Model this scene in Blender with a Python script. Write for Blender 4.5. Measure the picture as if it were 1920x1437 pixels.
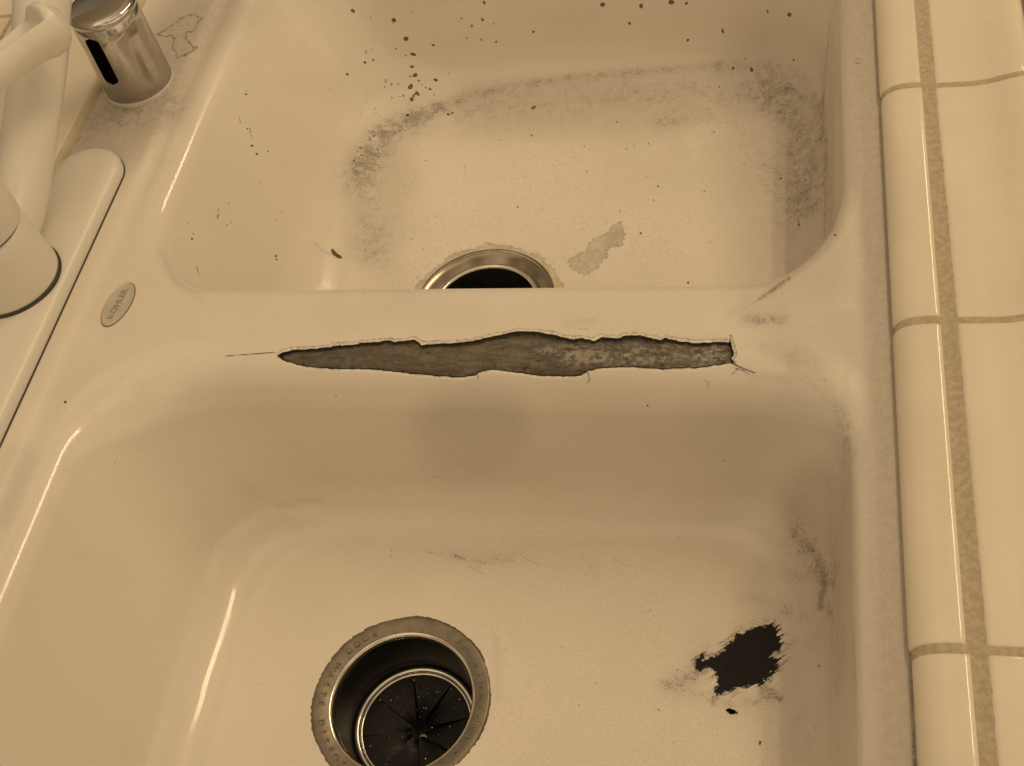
import bpy, bmesh, math, random
import numpy as np

# ------------------------------------------------------------------ camera, world, lamps, exposure
MM = 0.001
scene = bpy.context.scene
for o in list(bpy.data.objects):
    bpy.data.objects.remove(o)
rng = np.random.default_rng(7)
random.seed(7)

def rod(r):
    r = np.array(r, float); t = np.linalg.norm(r)
    if t < 1e-9: return np.eye(3)
    k = r / t
    K = np.array([[0, -k[2], k[1]], [k[2], 0, -k[0]], [-k[1], k[0], 0]])
    return np.eye(3) + math.sin(t) * K + (1 - math.cos(t)) * K @ K

CF = 2350.341                                   # focal length in photograph pixels (1920 wide)
CR = rod([0, 0, 0.356892]) @ rod([0.679646, 0, 0]) @ rod([0, 0, -0.275713])
CC = np.array([-180.673, -340.802, 449.768])    # millimetres
PW, PH = 1920.0, 1437.0

def project(X):
    d = (X - CC) @ CR
    return np.stack([PW / 2 + CF * d[..., 0] / -d[..., 2], PH / 2 - CF * d[..., 1] / -d[..., 2]], -1)

def on_plane(px, py, z):
    d = CR @ np.array([(px - PW / 2) / CF, -(py - PH / 2) / CF, -1.0])
    return CC + d * ((z - CC[2]) / d[2])

from mathutils import Matrix, Vector
cam_d = bpy.data.cameras.new('camera')
cam = bpy.data.objects.new('camera', cam_d)
scene.collection.objects.link(cam)
cam_d.sensor_fit = 'HORIZONTAL'; cam_d.sensor_width = 36.0
cam_d.lens = CF / PW * 36.0
cam_d.clip_start = 0.01; cam_d.clip_end = 50
M = Matrix([list(CR[i]) + [CC[i] * MM] for i in range(3)] + [[0, 0, 0, 1]])
cam.matrix_world = M
scene.camera = cam

scene.view_settings.view_transform = 'Standard'
scene.view_settings.look = 'None'
scene.view_settings.exposure = 0.0
scene.view_settings.gamma = 1.0
scene.view_settings.use_curve_mapping = False

WORLD_STRENGTH = 1.66
LAMP_POWER = 4.6
world = bpy.data.worlds.new('World'); scene.world = world
world.use_nodes = True
wn = world.node_tree; wn.nodes.clear()
def W(t, **k):
    n = wn.nodes.new(t)
    for a, b in k.items(): setattr(n, a, b)
    return n
def wmath(op, a, b=None, clamp=False):
    n = W('ShaderNodeMath', operation=op, use_clamp=clamp)
    for i, v in enumerate((a, b)):
        if v is None: continue
        if isinstance(v, (int, float)): n.inputs[i].default_value = v
        else: wn.links.new(v, n.inputs[i])
    return n.outputs[0]
tc = W('ShaderNodeTexCoord'); sp = W('ShaderNodeSeparateXYZ')
wn.links.new(tc.outputs['Generated'], sp.inputs[0])
dx, dy, dz = sp.outputs
# the room: pale ceiling, warm open room to the right, dim wall beyond the far end of the sink
ceil = wmath('MULTIPLY', wmath('SMOOTH_MAX', wmath('SUBTRACT', dz, 0.35), 0.0), 0.62)
room = wmath('MULTIPLY', wmath('MAXIMUM', dx, 0.0), 0.26)
back = wmath('MULTIPLY', wmath('MAXIMUM', wmath('MULTIPLY', dy, -1.0), 0.0), 0.05)
tot = wmath('ADD', wmath('ADD', ceil, room), wmath('ADD', back, 0.10))
far_dim = wmath('SUBTRACT', 1.0, wmath('MULTIPLY', wmath('MAXIMUM', wmath('SUBTRACT', dy, 0.25), 0.0), 1.2), True)
tot = wmath('MULTIPLY', tot, far_dim)
# added noise: broad lighter and darker patches all round for the chrome to reflect
wnz = W('ShaderNodeTexNoise'); wnz.inputs['Scale'].default_value = 2.1; wnz.inputs['Detail'].default_value = 1.5
wn.links.new(tc.outputs['Generated'], wnz.inputs['Vector'])
wmr = W('ShaderNodeMapRange'); wmr.interpolation_type = 'SMOOTHSTEP'
for i_, v_ in enumerate((0.40, 0.60, 0.5, 1.5)): wmr.inputs[i_ + 1].default_value = v_
wn.links.new(wnz.outputs['Fac'], wmr.inputs[0])
tot = wmath('MULTIPLY', tot, wmr.outputs[0])
bg = W('ShaderNodeBackground'); out = W('ShaderNodeOutputWorld')
vm = W('ShaderNodeVectorMath', operation='SCALE'); vm.inputs[0].default_value = (1.0, 0.735, 0.44)
wn.links.new(tot, vm.inputs['Scale']); wn.links.new(vm.outputs[0], bg.inputs[0])
bg.inputs[1].default_value = WORLD_STRENGTH
wn.links.new(bg.outputs[0], out.inputs[0])

def lamp(name, loc, sx, sy, power, target, col=(1.0, 0.735, 0.44)):
    d = bpy.data.lights.new(name, 'AREA'); d.shape = 'RECTANGLE'; d.size = sx; d.size_y = sy
    d.energy = power; d.color = col
    o = bpy.data.objects.new(name, d); scene.collection.objects.link(o)
    o.location = loc
    v = (Vector(target) - Vector(loc)).normalized()
    z = -v; y = Vector((0, 1, 0)); x = y.cross(z).normalized(); y = z.cross(x).normalized()
    o.rotation_euler = Matrix((x, y, z)).transposed().to_euler()
    o['kind'] = 'helper'
    return o
# ceiling fixture with two long tubes, running parallel to the counter
for i, ox in enumerate((-0.055, 0.055)):
    lamp('ceiling_tube', (0.33 + ox, 1.05, 1.45), 0.028, 1.2, LAMP_POWER, (0.33 + ox - 0.35, 0.6, 0.0))

# ------------------------------------------------------------------ node helpers
class Mat:
    def __init__(s, name):
        s.m = bpy.data.materials.new(name); s.m.use_nodes = True
        s.t = s.m.node_tree; s.t.nodes.clear()
        s.out = s.t.nodes.new('ShaderNodeOutputMaterial')
        s.b = s.t.nodes.new('ShaderNodeBsdfPrincipled')
        s.t.links.new(s.b.outputs[0], s.out.inputs[0])
        s.tc = s.t.nodes.new('ShaderNodeTexCoord')
    def lk(s, v, sock):
        if v is None: return
        if isinstance(v, (int, float)): sock.default_value = v
        elif isinstance(v, (tuple, list)):
            sock.default_value = tuple(v) + ((1,) if len(v) == 3 and len(sock.default_value) == 4 else ())
        else: s.t.links.new(v, sock)
    def math(s, op, a, b=None, c=None, clamp=False):
        n = s.t.nodes.new('ShaderNodeMath'); n.operation = op; n.use_clamp = clamp
        for i, v in enumerate((a, b, c)): s.lk(v, n.inputs[i])
        return n.outputs[0]
    def attr(s, name):
        n = s.t.nodes.new('ShaderNodeAttribute'); n.attribute_name = name
        return n.outputs['Fac']
    def coord(s, scale=(1, 1, 1), rot=(0, 0, 0)):
        n = s.t.nodes.new('ShaderNodeMapping'); n.inputs['Scale'].default_value = scale
        n.inputs['Rotation'].default_value = rot
        s.t.links.new(s.tc.outputs['Object'], n.inputs[0]); return n.outputs[0]
    def coord2(s, ang, scale):
        a = s.t.nodes.new('ShaderNodeMapping'); a.inputs['Rotation'].default_value = (0, 0, ang)
        s.t.links.new(s.tc.outputs['Object'], a.inputs[0])
        b = s.t.nodes.new('ShaderNodeMapping'); b.inputs['Scale'].default_value = scale
        s.t.links.new(a.outputs[0], b.inputs[0]); return b.outputs[0]
    def noise(s, scale, detail=3, rough=0.55, co=None, dist=0.0):
        n = s.t.nodes.new('ShaderNodeTexNoise')
        n.inputs['Scale'].default_value = scale; n.inputs['Detail'].default_value = detail
        n.inputs['Roughness'].default_value = rough; n.inputs['Distortion'].default_value = dist
        s.t.links.new(co if co is not None else s.tc.outputs['Object'], n.inputs['Vector'])
        return n.outputs['Fac']
    def ramp(s, v, a, b, lo=0.0, hi=1.0):
        n = s.t.nodes.new('ShaderNodeMapRange'); n.interpolation_type = 'SMOOTHSTEP'
        s.lk(v, n.inputs[0]); s.lk(a, n.inputs[1]); s.lk(b, n.inputs[2]); s.lk(lo, n.inputs[3]); s.lk(hi, n.inputs[4])
        return n.outputs[0]
    def mix(s, f, a, b):
        n = s.t.nodes.new('ShaderNodeMix'); n.data_type = 'RGBA'
        s.lk(f, n.inputs[0]); s.lk(a, n.inputs[6]); s.lk(b, n.inputs[7]); return n.outputs[2]
    def fmix(s, f, a, b):
        n = s.t.nodes.new('ShaderNodeMix'); n.data_type = 'FLOAT'
        s.lk(f, n.inputs[0]); s.lk(a, n.inputs[2]); s.lk(b, n.inputs[3]); return n.outputs[0]
    def bump(s, h, strength, dist):
        n = s.t.nodes.new('ShaderNodeBump'); n.inputs['Distance'].default_value = dist
        s.lk(strength, n.inputs['Strength']); s.lk(h, n.inputs['Height']); return n.outputs[0]
    def set(s, **k):
        names = dict(color='Base Color', rough='Roughness', metal='Metallic', normal='Normal', spec='Specular IOR Level', coat='Coat Weight', coat_rough='Coat Roughness')
        for a, v in k.items(): s.lk(v, s.b.inputs[names[a]])
        return s.m

def enamel_material():
    m = Mat('worn_enamel')
    g = m.attr('grime_shade')
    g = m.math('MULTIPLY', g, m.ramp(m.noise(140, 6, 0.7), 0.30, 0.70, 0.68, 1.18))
    spot = m.attr('spot'); blk = m.attr('black')
    dstk = m.noise(1.0, 4, 0.65, co=m.coord2(math.radians(-36), (60, 330, 100)))
    g = m.math('MAXIMUM', g, m.math('MULTIPLY', m.ramp(blk, 46.0, -2.0, 0.0, 1.0), m.ramp(dstk, 0.40, 0.66, 0.0, 0.95)))
    etch = m.attr('etch'); wear = m.attr('wear'); chip = m.attr('chip')
    tone = m.noise(9, 3); 
    base = m.mix(m.ramp(tone, 0.3, 0.7), (0.79, 0.735, 0.655), (0.75, 0.695, 0.61))
    # fine grain of ground-in dirt, and the shade painted in with it
    n1 = m.noise(1350, 3, 0.6); n2 = m.noise(240, 4, 0.6); film_shade = m.attr('film_shade')
    nn = m.math('ADD', m.math('MULTIPLY', n1, 0.72), m.math('MULTIPLY', n2, 0.28))
    th = m.math('SUBTRACT', 0.69, m.math('MULTIPLY', g, 0.31))
    speck = m.ramp(nn, th, m.math('ADD', th, 0.13))
    base = m.mix(m.math('MULTIPLY', film_shade, m.ramp(n2, 0.3, 0.7, 0.8, 1.0), clamp=True), base, (0.415, 0.365, 0.315))
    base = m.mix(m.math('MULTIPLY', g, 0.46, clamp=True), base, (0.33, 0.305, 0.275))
    base = m.mix(m.math('MULTIPLY', speck, 0.62), base, (0.15, 0.132, 0.115))
    # fine mottling of glaze worn dull
    mot = m.ramp(m.noise(900, 3, 0.75), 0.32, 0.68, 0.90, 1.08)
    mm = m.t.nodes.new('ShaderNodeVectorMath'); mm.operation = 'SCALE'; m.t.links.new(base, mm.inputs[0])
    m.lk(m.fmix(m.math('MAXIMUM', wear, 0.3, clamp=True), 1.0, mot), mm.inputs['Scale']); base = mm.outputs[0]
    # sparse pinholes in the worn floor
    pin = m.ramp(m.noise(260, 2, 0.5), 0.735, 0.76)
    base = m.mix(m.math('MULTIPLY', m.math('MULTIPLY', pin, wear), 0.55), base, (0.16, 0.13, 0.10))
    # dull etched patches with a dark tide line
    en = m.math('MULTIPLY', m.math('SUBTRACT', m.noise(260, 6, 0.75), 0.5), m.ramp(m.attr('tide'), 0.3, 0.9, 30.0, 15.0))
    ed = m.math('ADD', etch, en)
    eline = m.ramp(m.math('ABSOLUTE', ed), 1.3, 0.4)
    ein = m.ramp(ed, 0.4, -0.4)
    egr = m.ramp(m.noise(700, 4, 0.6), 0.42, 0.62)
    base = m.mix(m.math('MULTIPLY', ein, m.ramp(m.noise(90, 3), 0.35, 0.65, 0.45, 0.85)), base, m.mix(egr, (0.55, 0.51, 0.42), (0.40, 0.365, 0.295)))
    base = m.mix(m.math('MULTIPLY', m.math('MULTIPLY', eline, 0.62), m.attr('tide')), base, (0.10, 0.085, 0.06))
    # rough pale border where the glaze broke away round the bare metal
    cn = m.math('MULTIPLY', m.math('SUBTRACT', m.noise(330, 3, 0.5), 0.5), 7.0)
    cd = m.math('ADD', chip, cn)
    cin = m.ramp(cd, 5.6, 4.4)
    cgr = m.noise(500, 4, 0.7)
    base = m.mix(m.math('MULTIPLY', cin, 0.8), base, m.mix(m.ramp(cgr, 0.40, 0.62), (0.50, 0.46, 0.39), (0.84, 0.79, 0.70)))
    base = m.mix(m.math('MULTIPLY', m.ramp(m.math('ABSOLUTE', m.math('SUBTRACT', cd, 5.0)), 0.8, 0.2), m.math('MULTIPLY', m.ramp(n2, 0.45, 0.6), 0.5)), base, (0.16, 0.14, 0.11))
    # chips and dried splashes
    sd = m.math('ADD', spot, m.math('MULTIPLY', m.math('SUBTRACT', m.noise(430, 4, 0.65), 0.5), 6.5))
    ld = m.math('ADD', m.attr('line'), m.math('MULTIPLY', m.math('SUBTRACT', m.noise(300, 3, 0.6), 0.5), 1.6))
    lin = m.math('MULTIPLY', m.ramp(ld, 0.7, -0.5), 0.85)
    sin_ = m.math('MAXIMUM', m.ramp(sd, 0.35, -0.35), lin)
    deep = m.ramp(sd, -1.2, -3.0)
    base = m.mix(m.math('MULTIPLY', sin_, 0.93), base, m.mix(deep, (0.045, 0.036, 0.026), (0.13, 0.11, 0.07)))
    # black scuff with brushed edges
    streak = m.noise(1.0, 4, 0.65, co=m.coord2(math.radians(-36), (110, 1100, 100)))
    bd = m.math('ADD', blk, m.math('MULTIPLY', m.math('SUBTRACT', streak, 0.5), m.math('MULTIPLY', m.attr('brush'), m.ramp(blk, -26.0, 6.0, 20.0, 62.0))))
    bd = m.math('ADD', bd, m.math('MULTIPLY', m.math('SUBTRACT', n1, 0.5), 14.0))
    bd = m.math('ADD', bd, m.math('MULTIPLY', m.math('SUBTRACT', m.noise(260, 5, 0.7), 0.5), 30.0))
    bin_ = m.ramp(bd, 0.8, -0.8)
    base = m.mix(bin_, base, (0.0125, 0.013, 0.0145))
    rough = m.fmix(m.math('MULTIPLY', wear, 1.0, clamp=True), 0.09, 0.42)
    rough = m.fmix(m.math('MULTIPLY', m.math('ADD', g, m.math('MULTIPLY', film_shade, 0.5)), 1.2, clamp=True), rough, 0.55)
    rough = m.fmix(m.math('MAXIMUM', ein, cin), rough, 0.7)
    rough = m.fmix(bin_, rough, 0.30)
    h = m.math('ADD', m.math('MULTIPLY', speck, -0.5), m.math('MULTIPLY', n1, m.math('ADD', 0.02, m.math('MULTIPLY', wear, 0.8))))
    h = m.math('ADD', h, m.math('MULTIPLY', sin_, -0.8))
    h = m.math('ADD', h, m.math('MULTIPLY', eline, -0.5))
    h = m.math('ADD', h, m.math('MULTIPLY', m.math('MULTIPLY', bin_, m.noise(420, 4, 0.7)), 4.0))
    h = m.math('ADD', h, m.math('MULTIPLY', m.math('MULTIPLY', cin, cgr), 0.9))
    nrm = m.bump(h, 0.7, 0.0004)
    return m.set(color=base, rough=rough, normal=nrm, spec=m.fmix(bin_, m.fmix(m.math('MAXIMUM', wear, m.math('MULTIPLY', film_shade, 0.8)), 0.5, 0.3), 0.16))

def iron_material():
    m = Mat('bare_cast_iron')
    co = m.coord((70, 330, 330))
    s1 = m.noise(1.0, 6, 0.68, co=co, dist=0.6); s2 = m.noise(420, 5, 0.65); big = m.noise(26, 3)
    col = m.mix(m.ramp(s1, 0.34, 0.66), (0.082, 0.070, 0.052), (0.108, 0.093, 0.069))
    col = m.mix(m.math('MULTIPLY', m.ramp(big, 0.45, 0.65), 0.45), col, (0.15, 0.11, 0.058))
    sc = m.attr('scrape')
    lit = m.math('MULTIPLY', m.ramp(m.math('ADD', m.math('MULTIPLY', s1, 0.55), m.math('MULTIPLY', s2, 0.45)), 0.475, 0.55), sc)
    col = m.mix(m.math('MULTIPLY', lit, 0.85), col, (0.62, 0.57, 0.50))
    col = m.mix(m.math('MULTIPLY', m.ramp(m.noise(140, 5, 0.65), 0.56, 0.68), 0.7), col, (0.13, 0.072, 0.03))
    col = m.mix(m.ramp(m.noise(1.0, 4, 0.6, co=m.coord((150, 480, 300))), 0.62, 0.7), col, (0.022, 0.018, 0.014))
    rimd = m.math('ADD', m.attr('rim'), m.math('MULTIPLY', m.math('SUBTRACT', m.noise(260, 4, 0.65), 0.5), 9.0))
    seam_shade = m.ramp(rimd, -4.2, -1.6)  # dark undercoat seam and edge shadow painted along the broken edge
    col = m.mix(m.math('MULTIPLY', sc, 0.5, clamp=True), col, (0.27, 0.243, 0.205))
    rag = m.noise(1.0, 4, 0.65, co=m.coord((150, 330, 300)), dist=1.8)
    h = m.math('ADD', m.math('MULTIPLY', s1, 0.6), m.math('MULTIPLY', s2, 0.5))
    h = m.math('ADD', h, m.math('MULTIPLY', m.math('MULTIPLY', rag, sc), 3.2))
    col = m.mix(m.math('MULTIPLY', seam_shade, 0.88), col, (0.016, 0.013, 0.010))
    wet = m.ramp(m.noise(75, 3), 0.40, 0.52)
    return m.set(color=col, rough=m.fmix(m.math('MULTIPLY', wet, m.math('ADD', sc, 0.25), clamp=True), 0.42, 0.10), metal=0.25, normal=m.bump(h, 0.7, 0.0008))

def simple(name, c1, c2, scale=40, rough=0.3, metal=0.0, bump=0.0, bscale=400, rough2=None, coat=0.0, spec=None):
    m = Mat(name)
    n = m.noise(scale, 4, 0.6)
    col = m.mix(m.ramp(n, 0.35, 0.65), c1, c2)
    r = rough if rough2 is None else m.fmix(m.ramp(m.noise(scale * 2.3, 4), 0.35, 0.65), rough, rough2)
    kw = dict(color=col, rough=r, metal=metal, coat=coat)
    if spec is not None: kw['spec'] = spec
    if bump: kw['normal'] = m.bump(m.noise(bscale, 4, 0.6), bump, 0.0004)
    return m.set(**kw)

def chrome_material():
    m = Mat('spotted_chrome')
    n = m.noise(90, 5, 0.65); n2 = m.noise(600, 3, 0.6); low = m.attr('scale')
    f = m.math('MULTIPLY', m.ramp(m.math('ADD', n, m.math('MULTIPLY', low, 0.3)), 0.5, 0.72), 0.9)
    f = m.math('MULTIPLY', f, low)
    col = m.mix(m.math('MULTIPLY', f, 0.6), (0.60, 0.585, 0.56), (0.34, 0.325, 0.295))
    return m.set(color=col, rough=m.fmix(f, 0.05, 0.34), metal=1.0, normal=m.bump(m.math('MULTIPLY', n2, f), 0.25, 0.0002))

MAT = dict(
    enamel=enamel_material(), iron=iron_material(), chrome=chrome_material(),
    tile=simple('cream_glazed_tile', (0.82, 0.745, 0.62), (0.77, 0.70, 0.575), 17, 0.08, bump=0.14, bscale=22),
    grout=simple('sanded_grout', (0.43, 0.365, 0.265), (0.54, 0.465, 0.345), 380, 0.9, bump=0.9, bscale=900),
    caulk=simple('yellowed_caulk', (0.62, 0.56, 0.40), (0.54, 0.48, 0.34), 70, 0.45, bump=0.2, bscale=200),
    plastic=simple('white_faucet_finish', (0.76, 0.73, 0.66), (0.74, 0.71, 0.64), 20, 0.33),
    joint=simple('dark_joint', (0.03, 0.025, 0.025), (0.05, 0.04, 0.04), 60, 0.6),
    steel=simple('dull_flange_steel', (0.215, 0.19, 0.15), (0.27, 0.24, 0.19), 220, 0.40, 0.8, 0.25, 1300, 0.5),
    bright=simple('polished_steel', (0.68, 0.65, 0.60), (0.60, 0.57, 0.52), 120, 0.14, 1.0),
    strain=simple('strainer_steel', (0.30, 0.26, 0.21), (0.24, 0.21, 0.165), 90, 0.2, 1.0, 0.05, 300),
    dark=simple('drain_throat', (0.008, 0.008, 0.008), (0.016, 0.015, 0.014), 60, 0.35, spec=0.3),  # near-black colour stands in for the shade inside the drains
    rubber=simple('wet_black_rubber', (0.004, 0.004, 0.004), (0.008, 0.0075, 0.007), 200, 0.30, 0.0, 0.3, 700, 0.5, spec=0.22),
    putty=simple('black_putty', (0.03, 0.026, 0.02), (0.10, 0.085, 0.05), 500, 0.7, 0, 0.6, 900),
    badge=simple('badge_enamel', (0.56, 0.52, 0.44), (0.50, 0.465, 0.39), 120, 0.28),
    badge_edge=simple('badge_rim', (0.20, 0.17, 0.13), (0.14, 0.12, 0.09), 90, 0.4),
    badge_text=simple('badge_letters', (0.36, 0.31, 0.24), (0.30, 0.26, 0.20), 90, 0.5),
    crumb=simple('dark_crumb', (0.05, 0.042, 0.03), (0.17, 0.14, 0.09), 700, 0.6, 0, 0.5, 900),
    amber=simple('amber_seed', (0.30, 0.13, 0.02), (0.22, 0.09, 0.015), 300, 0.35),
    black=simple('slot_black', (0.002, 0.002, 0.002), (0.004, 0.004, 0.004), 30, 0.95, spec=0.0),
    gasket=simple('white_gasket', (0.62, 0.59, 0.52), (0.55, 0.52, 0.46), 120, 0.4),
    floor=simple('brown_floor', (0.24, 0.19, 0.15), (0.20, 0.16, 0.13), 3, 0.5),
    water=simple('water_glint', (0.62, 0.58, 0.5), (0.7, 0.66, 0.6), 50, 0.06, 0.9),
)

# ------------------------------------------------------------------ mesh helpers
def link(o, parent=None):
    scene.collection.objects.link(o)
    if parent is not None: o.parent = parent
    return o

def mesh(name, V, F, mats, parent=None, attrs=None, fmat=None, smooth=True):
    """V (n,3) in mm, F (m,4) int array or list of polygons"""
    V = np.asarray(V, float)
    me = bpy.data.meshes.new(name)
    if isinstance(F, np.ndarray):
        me.vertices.add(len(V)); me.vertices.foreach_set('co', (V * MM).ravel())
        k = F.shape[1]
        me.loops.add(F.size); me.loops.foreach_set('vertex_index', F.ravel().astype(np.int32))
        me.polygons.add(len(F))
        me.polygons.foreach_set('loop_start', np.arange(0, F.size, k, dtype=np.int32))
        me.update(calc_edges=True)
    else:
        me.from_pydata([tuple(v * MM) for v in V], [], F)
    if not isinstance(mats, (list, tuple)): mats = [mats]
    for m in mats: me.materials.append(MAT[m])
    if fmat is not None: me.polygons.foreach_set('material_index', np.asarray(fmat, np.int32))
    me.polygons.foreach_set('use_smooth', np.full(len(me.polygons), smooth, bool))
    for a, v in (attrs or {}).items():
        at = me.attributes.new(a, 'FLOAT', 'POINT'); at.data.foreach_set('value', np.asarray(v, np.float32).ravel())
    me.update()
    o = bpy.data.objects.new(name, me)
    return link(o, parent)

def grid_faces(S, T, wrap=True):
    s = np.arange(S - 1)[:, None]; t = np.arange(T if wrap else T - 1)[None, :]
    a = s * T + t; b = s * T + (t + 1) % T
    return np.stack([a, b, b + T, a + T], -1).reshape(-1, 4)

def lathe(name, prof, c, mats, parent, n=96, jit=None, attrs=None, smooth=True, flip=False):
    prof = np.array(prof, float); a = np.linspace(0, 2 * np.pi, n, endpoint=False)
    r = prof[:, 0][:, None] * np.ones(n); z = prof[:, 1][:, None] * np.ones(n)
    if jit is not None: r = r + jit
    V = np.stack([c[0] + r * np.cos(a), c[1] + r * np.sin(a), c[2] + z], -1).reshape(-1, 3)
    F = grid_faces(len(prof), n)
    if flip: F = F[:, ::-1]
    return mesh(name, V, F, mats, parent, attrs(V) if attrs else None, smooth=smooth)

def tube(name, pts, rad, mats, parent, n=32, shape=None, cap=True):
    pts = np.array(pts, float); K = len(pts)
    tan = np.gradient(pts, axis=0); tan /= np.linalg.norm(tan, axis=1)[:, None]
    up = np.array([0, 0, 1.0]); V = []
    for i in range(K):
        sx = np.cross(tan[i], up); sx /= np.linalg.norm(sx); sy = np.cross(sx, tan[i])
        for j in range(n):
            th = 2 * math.pi * j / n
            r = rad[i] if shape is None else shape(i, K, th, rad[i])
            V.append(pts[i] + r * (math.cos(th) * sx + math.sin(th) * sy))
    F = [tuple(int(x) for x in f) for f in grid_faces(K, n)]
    if cap:
        F.append(tuple(range(n))[::-1]); F.append(tuple(range((K - 1) * n, K * n)))
    return mesh(name, np.array(V), F, mats, parent)

def spline(ctrl, k):
    c = np.array(ctrl, float); n = len(c)
    c = np.vstack([2 * c[0] - c[1], c, 2 * c[-1] - c[-2]])
    out = []
    for i in range(1, n):
        p0, p1, p2, p3 = c[i - 1], c[i], c[i + 1], c[i + 2]
        for t in np.linspace(0, 1, k, endpoint=False):
            out.append(0.5 * (2 * p1 + (p2 - p0) * t + (2 * p0 - 5 * p1 + 4 * p2 - p3) * t * t + (3 * p1 - p0 - 3 * p2 + p3) * t ** 3))
    out.append(c[n]); return np.array(out)

def thing(name, label, cat, loc=(0, 0, 0), group=None):
    o = bpy.data.objects.new(name, None); scene.collection.objects.link(o)
    o.empty_display_size = 0.02
    o['label'] = label; o['category'] = cat
    if group: o['group'] = group
    return o

def vnoise(P, scale, seed):
    """2-D value noise in numpy, P (...,2)"""
    r = np.random.default_rng(seed); G = r.random((256, 256))
    q = P * scale; i = np.floor(q).astype(int); f = q - i; f = f * f * (3 - 2 * f)
    a = i[..., 0] % 256; b = i[..., 1] % 256; a1 = (a + 1) % 256; b1 = (b + 1) % 256
    return (G[a, b] * (1 - f[..., 0]) + G[a1, b] * f[..., 0]) * (1 - f[..., 1]) + (G[a, b1] * (1 - f[..., 0]) + G[a1, b1] * f[..., 0]) * f[..., 1]

def sstep(x, a, b):
    t = np.clip((x - a) / (b - a), 0, 1); return t * t * (3 - 2 * t)

def poly_sdf(P, poly):
    """signed distance (negative inside) of points P (n,2) to a closed polygon"""
    poly = np.array(poly, float); d = np.full(len(P), 1e18); inside = np.zeros(len(P), bool)
    for a, b in zip(poly, np.roll(poly, -1, 0)):
        e = b - a; w = P - a; t = np.clip((w @ e) / max(e @ e, 1e-9), 0, 1)
        d = np.minimum(d, ((w - t[:, None] * e) ** 2).sum(1))
        c = ((a[1] <= P[:, 1]) != (b[1] <= P[:, 1]))
        if abs(e[1]) > 1e-12:
            inside ^= c & (P[:, 0] < a[0] + (P[:, 1] - a[1]) * e[0] / e[1])
    return np.where(inside, -1, 1) * np.sqrt(d)

# ------------------------------------------------------------------ where the marks are (photograph pixels, carried to the surface they lie on)
def crop(lst, s, ox, oy): return [(x / s + ox, y / s + oy) + tuple(r / s for r in rest) for x, y, *rest in lst]
CRACK = crop([(160,430),(190,405),(270,383),(355,380),(560,362),(575,352),(770,340),(780,330),(900,320),(1000,313),(1040,322),(1190,308),(1235,348),(1400,335),(1600,322),(1750,285),(1850,262)], 4, 480, 560) + \
    crop([(100,230),(200,215),(330,220),(450,245),(550,268),(600,262),(690,278),(740,252),(840,265),(900,243),(1000,245),(1140,275),(1165,258),(1250,280),(1380,293),(1560,285),(1588,292),(1596,262),(1603,300),(1620,370),(1603,400),(1628,436),(1592,432),(1450,455),(1350,470),(1330,462),(1150,475),(1000,460),(850,462),(720,468),(640,490),(600,518),(480,520),(330,518),(220,500),(100,485),(0,475)], 3.5556, 920, 560) + \
    crop([(1740,540),(1660,555),(1640,580),(1530,595),(1400,588),(1250,570),(1100,560),(950,540),(800,530),(600,530),(450,522),(300,495),(210,465)], 4, 480, 560)
BLACK = crop([(390,820),(425,775),(450,778),(430,815),(470,805),(510,775),(560,760),(590,715),(640,665),(700,630),(780,600),(840,597),(870,620),(890,660),(900,720),(880,760),(840,790),(890,800),(880,850),(850,890),(800,940),(770,965),(700,970),(670,960),(620,980),(560,1010),(510,1025),(490,1000),(510,960),(520,920),(500,880),(450,850),(420,870),(400,860)], 3.1444, 1180, 980)
ETCH_LEDGE = crop([(1190,450),(1290,390),(1400,320),(1530,220),(1640,190),(1720,215),(1780,240),(1700,310),(1690,370),(1640,410),(1575,420),(1570,480),(1590,540),(1640,570),(1650,610),(1710,605),(1700,640),(1590,690),(1490,750),(1440,750),(1450,680),(1400,640),(1400,560),(1430,490),(1380,465),(1300,470)], 6.857, 120, 0)
ETCH_ESC = crop([(510,225),(540,185),(590,150),(636,152),(620,185),(560,222)], 4.79, 0, 330)
ETCH_FLOOR = [(1062,492),(1082,478),(1100,470),(1112,448),(1135,440),(1150,424),(1166,416),(1172,440),(1164,462),(1145,464),(1132,470),(1138,480),(1122,498),(1100,516),(1078,508)]
SPOTS = crop([(727,83,14),(1033,152,17),(1123,292,19),(1328,340,12),(1167,405,13),(1190,412,8),(1167,500,12),(1190,565,16),(1150,572,9),(1345,600,14),(1157,650,20),(1205,700,16),(1180,722,12),(1165,745,16),(1707,22,12),(1407,20,5),(1800,313,7),(1777,180,6),(1580,287,6),(1817,428,6),(1220,605,9),(1240,635,6),(1272,656,6),(1303,668,8),(1335,710,7),(1105,715,8),(1075,722,8),(545,670,5),(885,817,6),(780,805,5),(610,757,4),(885,1020,8),(735,1200,8),(790,1165,8),(913,1123,6),(88,1135,5),(4,1155,9),(1415,672,6),(1440,550,6),(1130,862,9),(1150,858,8),(1440,858,9),(1470,848,8),(1075,985,9),(570,470,4),(450,510,4),(50,722,4),(28,1368,4),(205,1240,4),(1270,1205,4),(950,850,4),(900,845,4),(805,705,6),(815,740,4),(1830,1050,4),(400,238,4)], 3.992, 480, 0)
RINGS = crop([(967,607,11),(965,652,9),(828,388,14),(860,372,9),(877,450,9),(815,468,10),(918,397,8),(682,555,12),(1530,150,15),(1613,198,13),(1483,633,10),(1050,360,11),(860,127,9),(1015,635,10),(1120,420,8),(780,1110,12),(1170,97,12),(1685,300,9),(1065,630,8),(1010,735,10),(1020,178,6)], 3.992, 480, 0) + [(1609,115,6.0)]
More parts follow.
